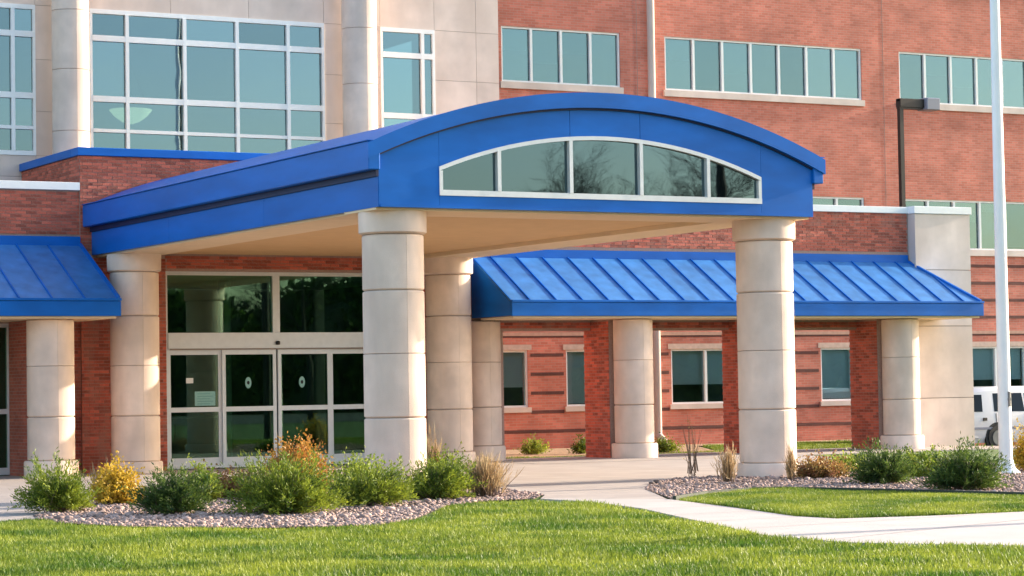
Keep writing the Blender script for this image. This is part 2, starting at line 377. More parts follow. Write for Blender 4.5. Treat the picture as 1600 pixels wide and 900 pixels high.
# joints in the concrete: sunken dark lines cut as thin strips of a slightly lower tone
def joint(p, q, z):
    a = Vector((*p, 0)); b = Vector((*q, 0)); n = (b-a).cross(Vector((0, 0, 1))).normalized()*.008
    return [(a-n).x, (a-n).y], [(b-n).x, (b-n).y], [(b+n).x, (b+n).y], [(a+n).x, (a+n).y]
mbj = MB()
for k in range(9):      # forecourt bays
    for p, q in (((-13+3*k, -1.0), (-13+3*k, 12.9)),):
        J = joint(p, q, 0); mbj.quad(*[(u, v, .009) for u, v in J])
for y in (3.2, 6.3, 9.38):
    mbj.quad(*[(u, v, .0092) for u, v in joint((-20, y), (11.5 if y > 4 else 13, y), 0)])
struct(mbj.build('forecourt_joints', M['joint'], fix=False))
mbj = MB()
for p, q in (((.22, -4.9), (1.9, -4.9)), ((.2, -6.4), (1.1, -6.4)), ((-.2, -7.9), (.85, -7.9)), ((-.75, -9.4), (.4, -9.4)), ((-1.3, -10.9), (.1, -10.9)), ((-1.9, -12.4), (2.2, -12.0)), ((-2.3, -14.6), (4, -12.3)), ((2, -18.5), (5, -12.7)), ((5, -19.6), (7.4, -13.2)), ((8, -20.2), (9.6, -13.9))):
    mbj.quad(*[(u, v, .014) for u, v in joint(p, q, 0)])
struct(mbj.build('path_joints', M['joint'], fix=False))
bedL = [(-7.2, -4.2), (-7.0, -3.5), (-5.96, -1.55), (-4.59, 1.07), (-2.84, 2.7), (-1.1, 2.8), (.87, 2.0), (1.7, .3), (.88, -3.2), (.1, -4.3), (-.71, -4.4), (-1.7, -5.11), (-3.6, -7.9), (-4.6, -8.9), (-5.9, -8.2), (-6.9, -6.8), (-7.25, -5.4)]
bedR = [(2.92, -2.77), (3.98, -1.19), (5.59, .46), (6.72, .78), (8.8, 1.4), (10.48, 1.73), (13, 1.79), (13, -5), (9, -12), (5.6, -10.2), (5.36, -8.71), (4.98, -7.1), (4.68, -5.83), (4.3, -4.75), (3.73, -4.4), (2.58, -4.94), (1.41, -5.91)]
bedF = [(8.2, 13.45), (15.0, 13.45), (17.5, 18.2), (27, 19.2), (27, 20), (8.2, 20)]
for b in (bedL, bedR): struct(sheet(b, .012, 'bed', M['soil']))
struct(sheet(bedF, .016, 'bed', M['mulch']))
lawnL = [(-.05, -4.5), (.2, -5.66), (-.24, -7.68), (-1.36, -10.84), (-2.28, -13.5), (-2.34, -15.0), (-1.4, -16.7), (1.5, -18.7), (-3, -22), (-9, -26), (-14, -20), (-12, -12), (-9.2, -6), (-9, -4.5), (-7.4, -4.3), (-7.3, -5.6), (-6.9, -6.9), (-5.9, -8.3), (-4.6, -9.0), (-3.6, -8.0), (-1.7, -5.2), (-.71, -4.5)]
lawnR = [(1.45, -6.0), (2.58, -5.02), (3.73, -4.5), (4.26, -4.83), (4.64, -5.85), (4.94, -7.12), (5.32, -8.75), (5.5, -10.2), (8.5, -12), (8, -13.4), (5, -12.55), (2.69, -11.83), (1.27, -11.73), (.2, -11.45), (.13, -10.7), (.72, -8.6)]
# dark spade edge between gravel and lawn
def ribbon(pts, w, z0, z1):
    mb = MB()
    for a, b in zip(pts[:-1], pts[1:]):
        a = Vector((a[0], a[1], 0)); b = Vector((b[0], b[1], 0)); n = (b-a).cross(Vector((0, 0, 1))).normalized()*w
        mb.hexa([(a.x, a.y, z0), (b.x, b.y, z0), (b.x+n.x, b.y+n.y, z0), (a.x+n.x, a.y+n.y, z0)], [(a.x, a.y, z1), (b.x, b.y, z1), (b.x+n.x, b.y+n.y, z1), (a.x+n.x, a.y+n.y, z1)])
    return mb
struct(ribbon([(1.41, -5.93), (2.58, -4.96), (3.73, -4.44), (4.3, -4.79), (4.68, -5.87), (4.98, -7.14), (5.36, -8.75), (5.6, -10.2)], .05, -.01, .055).build('bed_edging', M['edging']))

def inside(P, poly):
    x, y = P[:, 0], P[:, 1]; c = np.zeros(len(P), bool); n = len(poly)
    for i in range(n):
        x1, y1 = poly[i]; x2, y2 = poly[(i+1) % n]
        if y1 == y2: continue
        t = ((y1 > y) != (y2 > y)) & (x < (x2-x1)*(y-y1)/(y2-y1)+x1); c ^= t
    return c
CAM = np.array([-16.844, -34.694])
def scatter(poly, n, half=.33):
    a = np.array(poly); lo, hi = a.min(0), a.max(0); out = []
    tot = 0
    while tot < n:
        P = rng.uniform(lo, hi, (n, 2)); P = P[inside(P, poly)]
        d = np.hypot(*(P-CAM).T); P = P[rng.random(len(P)) < np.clip((26/d)**1.5, 0, 1)]
        # keep to the camera's field, with a margin
        v = P-CAM; ang = np.arctan2(v[:, 0], v[:, 1]); P = P[np.abs(ang-YAW) < half]
        if len(P) == 0: return np.zeros((0, 2))
        out.append(P); tot += len(P)
    return np.concatenate(out)[:n]
def mesh_np(name, V, Fa, m, k, parent=None):
    me = bpy.data.meshes.new(name); me.vertices.add(len(V)); me.vertices.foreach_set('co', V.astype(np.float32).ravel())
    nf = len(Fa); me.loops.add(nf*k); me.loops.foreach_set('vertex_index', Fa.astype(np.int32).ravel())
    me.polygons.add(nf); me.polygons.foreach_set('loop_start', np.arange(0, nf*k, k, dtype=np.int32))
    me.materials.append(m); me.update(calc_edges=True); me.validate()
    o = bpy.data.objects.new(name, me); COL.objects.link(o); o.parent = parent; return o
def grass(poly, n, h, name, half=.33):
    P = scatter(poly, n, half)
    P = P[rng.random(len(P)) < .62+.38*(np.sin(P[:, 0]*1.9+np.sin(P[:, 1]*1.1)*2)*np.sin(P[:, 1]*1.5+.7*np.sin(P[:, 0]*.9)) > -.35)]; n = len(P); a = rng.uniform(0, 2*np.pi, n); w = rng.uniform(.004, .009, n)*1.3
    # mown unevenly: height follows slow noise
    hh = h*rng.uniform(.55, 1.2, n)*(1+.25*np.sin(P[:, 0]*2.3+1.3*np.sin(P[:, 1]*1.7)))
    lean = rng.normal(0, .35, (n, 2))*hh[:, None]
    z = np.full(n, -.012)
    b0 = np.c_[P[:, 0]-np.cos(a)*w, P[:, 1]-np.sin(a)*w, z]; b1 = np.c_[P[:, 0]+np.cos(a)*w, P[:, 1]+np.sin(a)*w, z]
    t = np.c_[P[:, 0]+lean[:, 0], P[:, 1]+lean[:, 1], z+hh]
    V = np.stack([b0, b1, t], 1).reshape(-1, 3); Fa = np.arange(3*n).reshape(n, 3)
    return stuff(mesh_np(name, V, Fa, M['grass'], 3))
grass(lawnL, 260000, .055, 'lawn_grass')
grass(lawnR, 150000, .060, 'lawn_grass')
grass([(15.1, 13.4), (17.6, 18.1), (26, 19.0), (22.1, 18.3), (22.1, 13.4)], 30000, .07, 'lawn_grass')
lawnB = [(8.2, 13.22), (19.7, 13.22), (19.7, 13.6), (8.2, 13.6)]
grass(lawnB, 6000, .06, 'lawn_grass')
grass([(-9, -7), (-7.3, -5.4), (-7.2, -4.4), (-9, -4.6), (-14, -3), (-14, -12)], 20000, .055, 'lawn_grass')

grass([(8.7, -11.9), (13.1, -4.9), (13.1, 1.9), (30, 6), (34, -12), (12, -14.2), (8.3, -13.3)], 60000, .06, 'lawn_grass', .55)
# river rock mulch
ico = bmesh.new(); bmesh.ops.create_icosphere(ico, subdivisions=1, radius=1); IV = np.array([v.co[:] for v in ico.verts]); IF = np.array([[v.index for v in f.verts] for f in ico.faces]); ico.free()
def rocks(poly, n, s0, s1, name='gravel'):
    P = scatter(poly, n); n = len(P)
    s = rng.uniform(s0, s1, n); sc = np.c_[s*rng.uniform(.8, 1.5, n), s*rng.uniform(.8, 1.4, n), s*rng.uniform(.5, .9, n)]
    J = 1+rng.uniform(-.22, .22, (n, len(IV), 1)); V = IV[None]*J*sc[:, None, :]
    a = rng.uniform(0, 6.28, n); c, s_ = np.cos(a)[:, None], np.sin(a)[:, None]
    V = np.stack([V[..., 0]*c-V[..., 1]*s_, V[..., 0]*s_+V[..., 1]*c, V[..., 2]], -1)
    V += np.c_[P, .012+sc[:, 2]*.5][:, None, :]
    Fa = IF[None]+(np.arange(n)*len(IV))[:, None, None]
    return stuff(mesh_np(name, V.reshape(-1, 3), Fa.reshape(-1, 3), M['rock'], 3))
rocks(bedL, 15000, .009, .028); rocks(bedR, 13500, .009, .028)
rocks(bedL, 160, .03, .06); rocks(bedR, 120, .03, .06)

# ------------------------------------------------------------------ entrance canopy
WC, D = 7.14, 12.0; CX = WC/2
can = thing('entrance_canopy', 'blue barrel-roofed entrance canopy with arched front window, carried on round beige columns', 'canopy', (CX, 0, 0))
YF, YB = -.68, 12.94
XL, XR = -.556, 7.70
def arc(x, z_top, drop0=0.):
    """height of an arch through the canopy centre line"""
    Rr = 10.3; dx = x-CX; return z_top-(Rr-math.sqrt(Rr*Rr-dx*dx))
ZA = 6.39     # outer roof apex
# roof shell, extruded front to back, with raised rim at the front edge
def shell(x0, x1, zt, th, n=40):
    xs = [x0+(x1-x0)*i/n for i in range(n+1)]
    return [(x, arc(x, zt)) for x in xs]+[(x, arc(x, zt)-th) for x in reversed(xs)]
MB().prism(shell(XL-.17, XR+.17, ZA, .10), YF-.02, YB, 'Y').build('roof_sheet', M['blue'], can, smooth=True)
MB().prism(shell(XL-.22, XR+.22, ZA+.012, .25), YF-.10, YF-.02, 'Y').build('roof_rim', M['blue'], can, smooth=True)
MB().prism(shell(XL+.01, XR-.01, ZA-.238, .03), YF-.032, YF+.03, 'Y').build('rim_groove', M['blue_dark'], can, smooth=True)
# deep eave boxes along both sides
for sx, x0, x1 in ((-1, XL-.20, XL), (1, XR, XR+.20)):
    MB().box(x0, x1, YF-.06, YB, 5.03, 5.475).build('eave_box', M['blue'], can, bevel=.012)
    a, b = (x0-.03, x1-.02) if sx < 0 else (x0+.02, x1+.03)
    MB().box(a, b, YF-.075, YB-.01, 5.476, 5.488).build('drip_edge', M['blue'], can)
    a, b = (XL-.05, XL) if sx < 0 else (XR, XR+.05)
    MB().box(a, b, YF+.0, YB, 4.93, 5.028).build('shadow_strip', M['blue_dark'], can)  # dark strip: the shadow line below the eave box, put into colour
    # lower fascia in sheets
    ys = [YF+.003, 3.9, 8.5, YB]
    for ya, yb in zip(ys[:-1], ys[1:]):
        a, b = (XL-.012, XL+.08) if sx < 0 else (XR-.08, XR+.012)
        MB().box(a, b, ya+.003, yb-.003, 4.455, 4.928).build('side_fascia_panel', M['blue'], can)
# gable front: sheets round an arched window
WX0, WX1, WZ0 = .50, 6.64, 4.655; WA = 5.695
wz = lambda x: WA-(8.35-math.sqrt(8.35**2-(x-CX)**2))
def strip(xa, xb, lo, hi, n=14):
    xs = [xa+(xb-xa)*i/n for i in range(n+1)]
    return [(x, lo(x)) for x in xs]+[(x, hi(x)) for x in reversed(xs)]
top_f = lambda x: arc(x, ZA)-.11
for xa, xb in ((XL, WX0), (WX1, XR)):
    MB().prism(strip(xa, xb, lambda x: 4.455, top_f), YF, YF+.12, 'Y').build('gable_panel', M['blue'], can)
xs_ = [WX0, 1.57, 2.90, 4.24, 5.56, WX1]
for xa, xb in zip((WX0, 2.90, 4.24), (2.90, 4.24, WX1)):
    MB().prism(strip(xa+.004, xb-.004, wz, top_f), YF, YF+.12, 'Y').build('gable_panel', M['blue'], can)
MB().box(WX0+.004, WX1-.004, YF, YF+.12, 4.455, WZ0).build('gable_panel', M['blue'], can)
MB().box(XL+.02, XR-.02, YF-.012, YF-.001, 4.455, 4.50).build('bottom_trim', M['blue'], can)
# arched window
fw = MB()
n = 24; xs = [WX0+(WX1-WX0)*i/n for i in range(n+1)]
for a, b in zip(xs[:-1], xs[1:]):
    fw.hexa([(a, YF-.015, wz(a)-.065), (b, YF-.015, wz(b)-.065), (b, YF+.10, wz(b)-.065), (a, YF+.10, wz(a)-.065)], [(a, YF-.015, wz(a)), (b, YF-.015, wz(b)), (b, YF+.10, wz(b)), (a, YF+.10, wz(a))])
fw.box(WX0, WX1, YF-.02, YF+.10, WZ0, WZ0+.09)
for x in (WX0, WX1-.06): fw.box(x, x+.06, YF-.0152, YF+.10, WZ0+.09, wz(WX0)-.06)
arch = fw.build('arched_window', M['frame'], can)
def band_prism(x0, x1, y0, y1, n=10):
    xs = [x0+(x1-x0)*i/n for i in range(n+1)]
    return MB().prism([(x0, WZ0+.08), (x1, WZ0+.08)]+[(x, wz(x)-.05) for x in reversed(xs)], y0, y1, 'Y')
for x in xs_[1:-1]:
    MB().box(x-.032, x+.032, YF-.03, YF+.09, WZ0+.09, wz(x)-.06).build('mullion', M['frame'], arch)
for a, b in zip(xs_[:-1], xs_[1:]):
    band_prism(a+.034, b-.034, YF+.055, YF+.065).build('pane', M['glass'], arch)
# attic behind the window
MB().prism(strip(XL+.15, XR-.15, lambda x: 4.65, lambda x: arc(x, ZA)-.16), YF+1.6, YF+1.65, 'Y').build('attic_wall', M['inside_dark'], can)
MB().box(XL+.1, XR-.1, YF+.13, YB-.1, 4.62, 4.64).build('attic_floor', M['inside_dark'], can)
# soffit: light edge beams round a tan recessed panel
MB().box(XL+.002, XR-.002, YF+.124, .62, 4.42, 4.60).build('edge_beam', M['soffit_edge'], can)
MB().box(XL+.082, .62, .622, YB-.05, 4.421, 4.60).build('edge_beam', M['soffit_edge'], can)
MB().box(WC-.62, XR-.082, .622, YB-.05, 4.421, 4.60).build('edge_beam', M['soffit_edge'], can)
for ya, yb in ((.624, 4.2), (4.2, 7.8), (7.8, 10.3), (10.3, YB-.05)):
    MB().box(.622, WC-.622, ya+.004, yb-.004, 4.50, 4.56).build('soffit_panel', M['soffit'], can)
for (x, y) in ((0, 0), (WC, 0), (0, D), (WC, D)):
    column(can, x, y, .492, (1.16, 2.17, 3.17), 4.42, 4.06, .24)

# ------------------------------------------------------------------ brick entrance block
BX0, BX1, BY = -.80, 7.93, 12.96
blk = thing('entrance_block', 'red brick entrance block with blue coping behind the canopy, glazed sliding doors below', 'building', (CX, 13, 0))
GX0, GX1, GZ1 = 1.03, 6.12, 4.15
w = grid_wall(BX0, BX1, 0, 6.5, BY, BY+.35, [(GX0, GX1, -1, GZ1)]).build('wall', M['mortar'], blk)
bricks(w, [(BX0, 2.6, 5.55, 6.5), (GX0, GX1, 4.15, 4.50), (BX0, GX0, 0, 4.4), (2.6, BX1, 5.55, 6.5), (BX0, BX1, 4.50, 5.55), (GX1, BX1, 0, 4.4)], 'Y', BY)
ws = MB().box(BX0, BX0+.35, BY+.352, 16.88, 4.5, 6.5).build('side_wall', M['sidebrick'], blk)
MB().box(BX1-.35, BX1, BY+.352, 16.88, 0, 6.5).build('side_wall', M['sidebrick'], blk)
bricks(ws, [(BY, 16.88, 5.9, 6.5)], 'X', BX0, zoff=0)
MB().box(BX0-.06, BX1+.06, BY-.06, BY+.40, 6.502, 6.67).build('coping', M['blue'], blk, bevel=.01)
MB().box(BX0-.06, BX0+.40, BY+.402, 16.88, 6.502, 6.67).build('coping', M['blue'], blk, bevel=.01)
MB().box(BX0+.35, BX1-.35, BY+.35, 16.88, 6.1, 6.2).build('roof_deck', M['joint'], blk)
# storefront
FY = 13.10
sf = MB()
sf.box(GX0, GX0+.09, FY, FY+.14, .02, 4.15); sf.box(GX1-.09, GX1, FY, FY+.14, .02, 4.15)
sf.box(GX0+.09, GX1-.09, FY+.002, FY+.138, 4.07, 4.15); sf.box(GX0+.09, GX1-.09, FY-.03, FY+.16, 2.50, 2.86)
sf.box(GX0+.09, GX1-.09, FY+.002, FY+.138, .02, .10)
store = sf.build('storefront_frame', M['frame'], blk)
MB().box(3.50, 3.66, FY+.004, FY+.135, 2.862, 4.07).build('mullion', M['frame'], store)
for a, b in ((GX0+.09, 3.50), (3.66, GX1-.09)):
    MB().box(a, b, FY+.06, FY+.072, 2.862, 4.068).build('pane', M['glass_door'], store)
MB().lathe([(.035, 2.60), (.045, 2.62), (.045, 2.66), (.03, 2.68)], (3.58, FY-.06), 16).build('door_sensor', M['black'], store)
MB().box(GX0+.12, GX1-.12, FY-.045, FY-.032, 2.50, 2.53).build('header_track', M['joint'], store)
panels = [(1.12, 2.33, .05), (2.33, 3.56, 0.), (3.60, 4.83, 0.), (4.83, 6.03, .05)]
for i, (a, b, dy) in enumerate(panels):
    y0 = FY+dy; f = MB(); t = .075
    f.box(a, a+t, y0, y0+.045, .10, 2.50); f.box(b-t, b, y0, y0+.045, .10, 2.50)
    f.box(a+t, b-t, y0+.001, y0+.044, .10, .24); f.box(a+t, b-t, y0+.001, y0+.044, 2.40, 2.50); f.box(a+t, b-t, y0-.004, y0+.047, 1.20, 1.30)
    dr = f.build('sliding_door', M['frame'], blk)
    MB().box(a+t, b-t, y0+.018, y0+.026, 1.30, 2.40).build('pane', M['glass_door'], dr)
    MB().box(a+t, b-t, y0+.018, y0+.026, .24, 1.20).build('pane', M['glass_door'], dr)
# lobby behind the doors
for q_ in ((-.7, 7.9, 20, 20.1), (-.7, -.6, FY+.25, 19.99), (7.8, 7.9, FY+.25, 19.99)): MB().box(*q_, .02, 4.25).build('lobby_wall', M['inside'], blk)
MB().box(-.7, 7.9, FY+.2, 20, -.02, .02).build('lobby_floor', M['inside'], blk)
MB().box(-.59, 7.79, FY+.2, 19.98, 4.09, 4.24).build('lobby_ceiling', mat('pale_lobby_ceiling', (.78, .84, .78), .9), blk)
MB().lathe([(.14, .02), (.14, 4.08)], (3.4, 15.6), 20).build('reflected_column', M['inside_pale'], blk, smooth=True)  # thin shaft added to stand for a column reflected in the glass
MB().box(7.05, 7.79, 14.6, 14.75, .02, 3.0).build('green_reflection_panel', mat('green_reflection', (.45, .70, .45), .8), blk)  # made-up panel, its green stands for a reflection in the door glass
desk = thing('reception_desk', 'dark reception desk behind the sliding doors', 'desk', (3.0, 18, 0))
MB().box(1.8, 4.2, 17.7, 18.3, .02, 1.02).build('counter', M['inside'], desk); MB().box(1.7, 4.3, 17.6, 18.35, 1.02, 1.07).build('worktop', M['inside_pale'], desk)
# notices on the door glass
def notice(x, z, w_, h_, y, m, label, marks=0):
    t = thing('notice', label, 'notice', (x, y, z))
    MB().box(x-w_/2, x+w_/2, y-.003, y-.0005, z-h_/2, z+h_/2).build('sheet', m, t)
    if marks:
        b = MB()
        for k in range(marks):
            zz = z+h_/2-.05-(h_-.09)*k/max(marks-1, 1); b.box(x-w_*.38, x+w_*(.38 if k % 2 else .25), y-.0045, y-.0035, zz-.008, zz+.008)
        b.build('print', M['sage'], t)
notice(1.96, 1.48, .46, .30, FY+.067, M['tealpaper'], 'teal poster low on the leftmost door pane', 5)
notice(1.62, 1.86, .16, .11, FY+.067, M['paper'], 'small white paper card above the teal poster on the left door')
def decal(x, z, label):
    t = thing('door_decal', label, 'decal', (x, FY+.017, z))
    MB().prism([(x+.07*math.cos(a), z+.12*math.sin(a)) for a in [2*math.pi*k/20 for k in range(20)]], FY+.0135, FY+.0165, 'Y').build('sheet', M['tealpaper'], t)
    MB().prism([(x+.03*math.cos(a), z+.04*math.sin(a)) for a in [2*math.pi*k/16 for k in range(16)]], FY+.0115, FY+.0130, 'Y').build('print', M['black'], t)
decal(2.92, 1.80, 'pale oval sticker with dark centre on the door left of the middle post')
decal(4.16, 1.80, 'pale oval sticker on the door right of the middle post')

# ------------------------------------------------------------------ awnings
def awning(name, label, x0, x1, ywall, hip, seam0, nseams, zw):
    t = thing('metal_awning', label, 'awning', ((x0+x1)/2, ywall, 0), 'blue standing-seam awnings')
    ye, ze = 10.60, 3.46
    # sheets between standing seams
    xs = [x0]+[s for s in [seam0+.655*k for k in range(nseams)] if x0 < s < x1]+[x1]
    xt = x1-hip    # at the wall the last sheet stops short (hipped end)
    slope = lambda y: ze+(zw-ze)*(y-ye)/(ywall-ye)
    for a, b in zip(xs[:-1], xs[1:]):
        at_, bt = min(a, xt), min(b, xt)
        ya = ywall if a <= xt else ye+(ywall-ye)*(x1-a)/hip
        p = [(a+.004, ye, ze), (b-.004, ye, ze)]
        if b > xt and a < xt:
            yb = ye+(ywall-ye)*(x1-b)/hip if b < x1 else ye
            if b < x1: p.append((b-.004, yb, slope(yb)))
            p += [(xt, ywall, zw), (a+.004, ywall, zw)]
        elif a >= xt:
            yb = ye+(ywall-ye)*(x1-b)/hip
            if b < x1-.01: p.append((b-.004, yb, slope(yb)))
            p.append((a+.004, ya, slope(ya)))
        else: p += [(b-.004, ywall, zw), (a+.004, ywall, zw)]
        q = MB(); top = [(u, v, w_) for u, v, w_ in p]; bot = [(u, v, w_-.03) for u, v, w_ in p]
        q.quad(*top); q.quad(*reversed(bot))
        for i in range(len(p)): j = (i+1) % len(p); q.quad(bot[i], bot[j], top[j], top[i])
        q.build('roof_panel', M['blue_skylit'], t)
    for s in xs[:-1] if x0 < -1 else xs[:-1]:
        ys = ywall if s <= xt else ye+(ywall-ye)*(x1-s)/hip
        if ys-ye < .1: continue
        a = [(s-.012, ye-.01, ze-.002), (s+.012, ye-.01, ze-.002), (s+.012, ys, slope(ys)-.002), (s-.012, ys, slope(ys)-.002)]
        MB().hexa(a, [(u, v, w_+.034) for u, v, w_ in a]).build('standing_seam', M['blue'], t)
    # hip / end trim
    e = (Vector((x1, ye, ze)), Vector((xt, ywall, zw)))
    MB().hexa([e[0]+Vector((-.03, 0, 0)), e[0]+Vector((.03, 0, 0)), e[1]+Vector((.03, 0, 0)), e[1]+Vector((-.03, 0, 0))],
              [e[0]+Vector((-.03, 0, .05)), e[0]+Vector((.03, 0, .05)), e[1]+Vector((.03, 0, .05)), e[1]+Vector((-.03, 0, .05))]).build('end_trim', M['blue'], t)
    # ends
    if hip > .1:
        MB().quad((x1, ye, ze), (x1, ywall-.25, ze), (xt, ywall, zw)).quad((x1, ye, 3.14), (x1, ywall-.25, 3.14), (x1, ywall-.25, ze), (x1, ye, ze)).build('hip_end', M['blue'], t)
    else:
        MB().prism([(ye+.02, 3.14), (ywall, 3.14), (ywall, zw-.03), (ye+.02, ze-.03)], x1-.05, x1-.001, 'X').build('end_panel', M['blue'], t)
    if x0 > 0:
        MB().prism([(ye+.02, 3.14), (ywall, 3.14), (ywall, zw-.03), (ye+.02, ze-.03)], x0+.001, x0+.05, 'X').build('end_panel', M['blue'], t)
    # gutter fascia in two lips and the soffit
    MB().box(x0-.01, x1+.01, ye-.09, ye-.002, 3.13, 3.42).box(x0-.01, x1+.02, ye-.11, ye-.004, 3.425, 3.475).build('fascia', M['blue'], t, bevel=.006)
    MB().box(x0+.06, x1-.06, ye, ywall-.01 if hip < .1 else ywall-.3, 3.085, 3.125).build('soffit', M['soffit_edge'], t)
    MB().box(x0, xt, ywall-.035, ywall-.002, zw-.03, zw+.17).build('flashing', M['blue'], t)
    return t
awning('metal_awning', 'long blue standing-seam awning over the arcade right of the canopy', 7.91, 20.69, 12.38, .78, 8.3845, 19, 4.50)
awning('metal_awning', 'short blue standing-seam awning at the left edge beside the canopy', -9.5, -.82, 12.94, 0., -8.72, 12, 4.66)

# ------------------------------------------------------------------ left wing
lw = thing('left_wing', 'low red brick wing with white coping left of the entrance block', 'building', (-5, 13, 0))
LYW = 13.02
w = grid_wall(-10, BX0-.002, 0, 5.78, LYW, LYW+.35, [(-6, -2.25, -1, 3.06)]).build('wall', M['mortar'], lw)
bricks(w, [(-2.9, BX0, 4.85, 5.78), (-2.25, BX0, 0, 3.15), (-10, -2.9, 4.85, 5.78), (-2.25, BX0, 3.15, 4.0)], 'Y', LYW)
MB().box(-10, BX0-.004, LYW-.07, LYW+.42, 5.782, 5.945).build('coping', M['white'], lw, bevel=.008)
MB().box(-10, BX0-.01, LYW+.35, 16.85, 5.4, 5.5).build('roof_deck', M['joint'], lw)
f = MB(); f.box(-2.33, -2.25, LYW+.02, LYW+.14, .02, 3.06); f.box(-6, -2.33, LYW+.02, LYW+.14, 2.98, 3.06); f.box(-6, -2.33, LYW+.02, LYW+.14, .02, .16); f.box(-6, -2.33, LYW+.018, LYW+.142, 1.24, 1.34); f.box(-3.66, -3.58, LYW+.021, LYW+.139, .16, 2.98)
wn = f.build('window', M['frame'], lw)
for a, b in ((-3.58, -2.33), (-6, -3.66)):
    for c, d in ((.16, 1.24), (1.34, 2.98)): MB().box(a, b, LYW+.07, LYW+.08, c, d).build('pane', M['glass_door'], wn)
MB().box(-6, -2.2, 16.5, 16.6, 0, 3.3).box(-6.1, -6, LYW+.4, 16.6, 0, 3.3).box(-2.2, -2.1, LYW+.4, 16.6, 0, 3.3).box(-6, -2.2, LYW+.4, 16.6, 3.2, 3.3).build('room', M['inside'], lw)
for x in (-1.99, -5.75): column(lw, x, 11.3, .46, (1.18, 2.17), 3.085, None, .33, flare=.07)
MB().box(-2.3, -1.7, 11.86, LYW-.002, .0, 3.08).build('pier', M['sidebrick'], lw)

# ------------------------------------------------------------------ arcade wing on the right
rw = thing('arcade_wing', 'open red brick arcade wall with white coping and round beige columns right of the entrance', 'building', (14, 12.4, 0))
RY = 12.40
CXS = (8.25, 11.38, 15.12, 18.80)
ops = [(a+.44, b-.44, -1, 2.86) for a, b in zip(CXS[:-1], CXS[1:])]+[(18.78+.44, 19.9, -1, 2.86)]
w = grid_wall(7.94, 19.95, 0, 5.68, RY, RY+.30, ops).build('wall', M['mortar'], rw)
bricks(w, [(13.0, 19.93, 4.68, 5.68), (7.94, 19.9, 2.86, 3.10), (8.0, 13.0, 4.68, 5.68)], 'Y', RY)
MB().box(7.94, 20.0, RY-.06, RY+.36, 5.682, 5.84).build('coping', M['white'], rw, bevel=.008)
for cx in CXS:
    column(rw, cx, 11.3 if cx > 9 else 12.0+.62, .44, (1.18, 2.17), 3.083, None, .33, flare=.075)
    if cx < 9: continue
    p = MB().box(cx-.44, cx+.44, 11.62, RY-.002, .0, 3.08).box(cx-.4401, cx-.43, RY-.001, RY+.30, 0, 2.86).build('pier', M['mortar'], rw)
    bricks(p, [(11.62, RY+.30, 0, 3.08)], 'X', cx-.44, limit=300)
# beige end pilaster
pl = thing('stone_pilaster', 'tall flat beige stone pier closing the right end of the arcade', 'pier', (20.8, 12.3, -.3))
MB().box(20.0, 21.63, 12.16, 12.72, -.3, 5.66).build('core', M['joint'], pl)
for x0, x1 in ((19.97, 21.66),):
    for z0, z1 in ((-.3, 1.18), (1.19, 2.93), (2.94, 4.3), (4.31, 5.67)):
        MB().box(x0, x1, 12.13, 12.75, z0+.003, z1-.003).build('stone_panel', M['stone_pale'], pl)
MB().box(19.93, 21.70, 12.09, 12.79, 5.672, 5.85).build('coping', M['white'], pl, bevel=.008)

# ------------------------------------------------------------------ upper glazed storey
tw = thing('upper_storey', 'pale stone upper storey with wide gridded window and round columns behind the entrance block', 'building', (4, 17, 0))
TY = 16.90
bays = [(-4.6, -.47, 6.87, 10.2, [-4.0, -3.0, -2.1, -.98]), (.78, 6.49, 6.40, 10.2, [1.65, 3.02, 4.30, 5.57]), (7.95, 9.39, 6.40, 10.2, [9.06])]
ops = [(b[0], b[1], b[2], b[3]) for b in bays]
core = grid_wall(-8, 11.14, 4.5, 13, TY+.02, TY+.32, ops).build('wall', M['joint'], tw)
xc = [-8, -6.3, -4.6, -2.5, -.47, .78, 2.7, 4.6, 6.49, 7.95, 9.39, 10.52, 11.14]; zc = [4.5, 5.6, 6.40, 6.87, 7.85, 9.0, 10.2, 11.4, 13]
for a, b in zip(xc[:-1], xc[1:]):
    for c, d in zip(zc[:-1], zc[1:]):
        cx, cz = (a+b)/2, (c+d)/2
        if any(o[0] < cx < o[1] and o[2] < cz < o[3] for o in ops): continue
        MB().box(a+.004, b-.004, TY, TY+.018, c+.004, d-.004).build('stone_panel', M['stone_pale'], tw)
for (x0, x1, z0, z1, ms) in bays:
    f = MB(); f.box(x0, x0+.06, TY-.02, TY+.12, z0, z1); f.box(x1-.06, x1, TY-.02, TY+.12, z0, z1); f.box(x0+.06, x1-.06, TY-.021, TY+.12, z0, z0+.10); f.box(x0+.06, x1-.06, TY-.021, TY+.12, z1-.1, z1)
    wn = f.build('window', M['white'], tw)
    zr = [z for z in (7.48, 8.19, 9.55) if z > z0+.2]
    if x0 > 7: zr = [8.10, 9.55]
    for z in zr: MB().box(x0+.06, x1-.06, TY-.03, TY+.08, z-(.065 if z > 8 else .038), z+(.065 if z > 8 else .038)).build('rail', M['white'], wn)
    for m_ in ms: MB().box(m_-.04, m_+.04, TY-.035, TY+.10, z0+.10, z1-.10).build('mullion', M['white'], wn)
    ex = [x0+.06]+ms+[x1-.06]; ez = [z0+.1]+zr+[z1-.1]
    for a, b in zip(ex[:-1], ex[1:]):
        for c, d in zip(ez[:-1], ez[1:]): MB().box(a+.01, b-.01, TY+.04, TY+.05, c+.01, d-.01).build('pane', M['glass_tower'], wn)
MB().box(-5, 10, 21, 21.1, 6.2, 10.4).box(-5, 10, TY+.33, 21, 10.3, 10.4).build('room', M['inside_pale'], tw)
MB().box(-5, 10, TY+.33, 21, 6.2, 6.3).build('room_floor', M['inside'], tw)
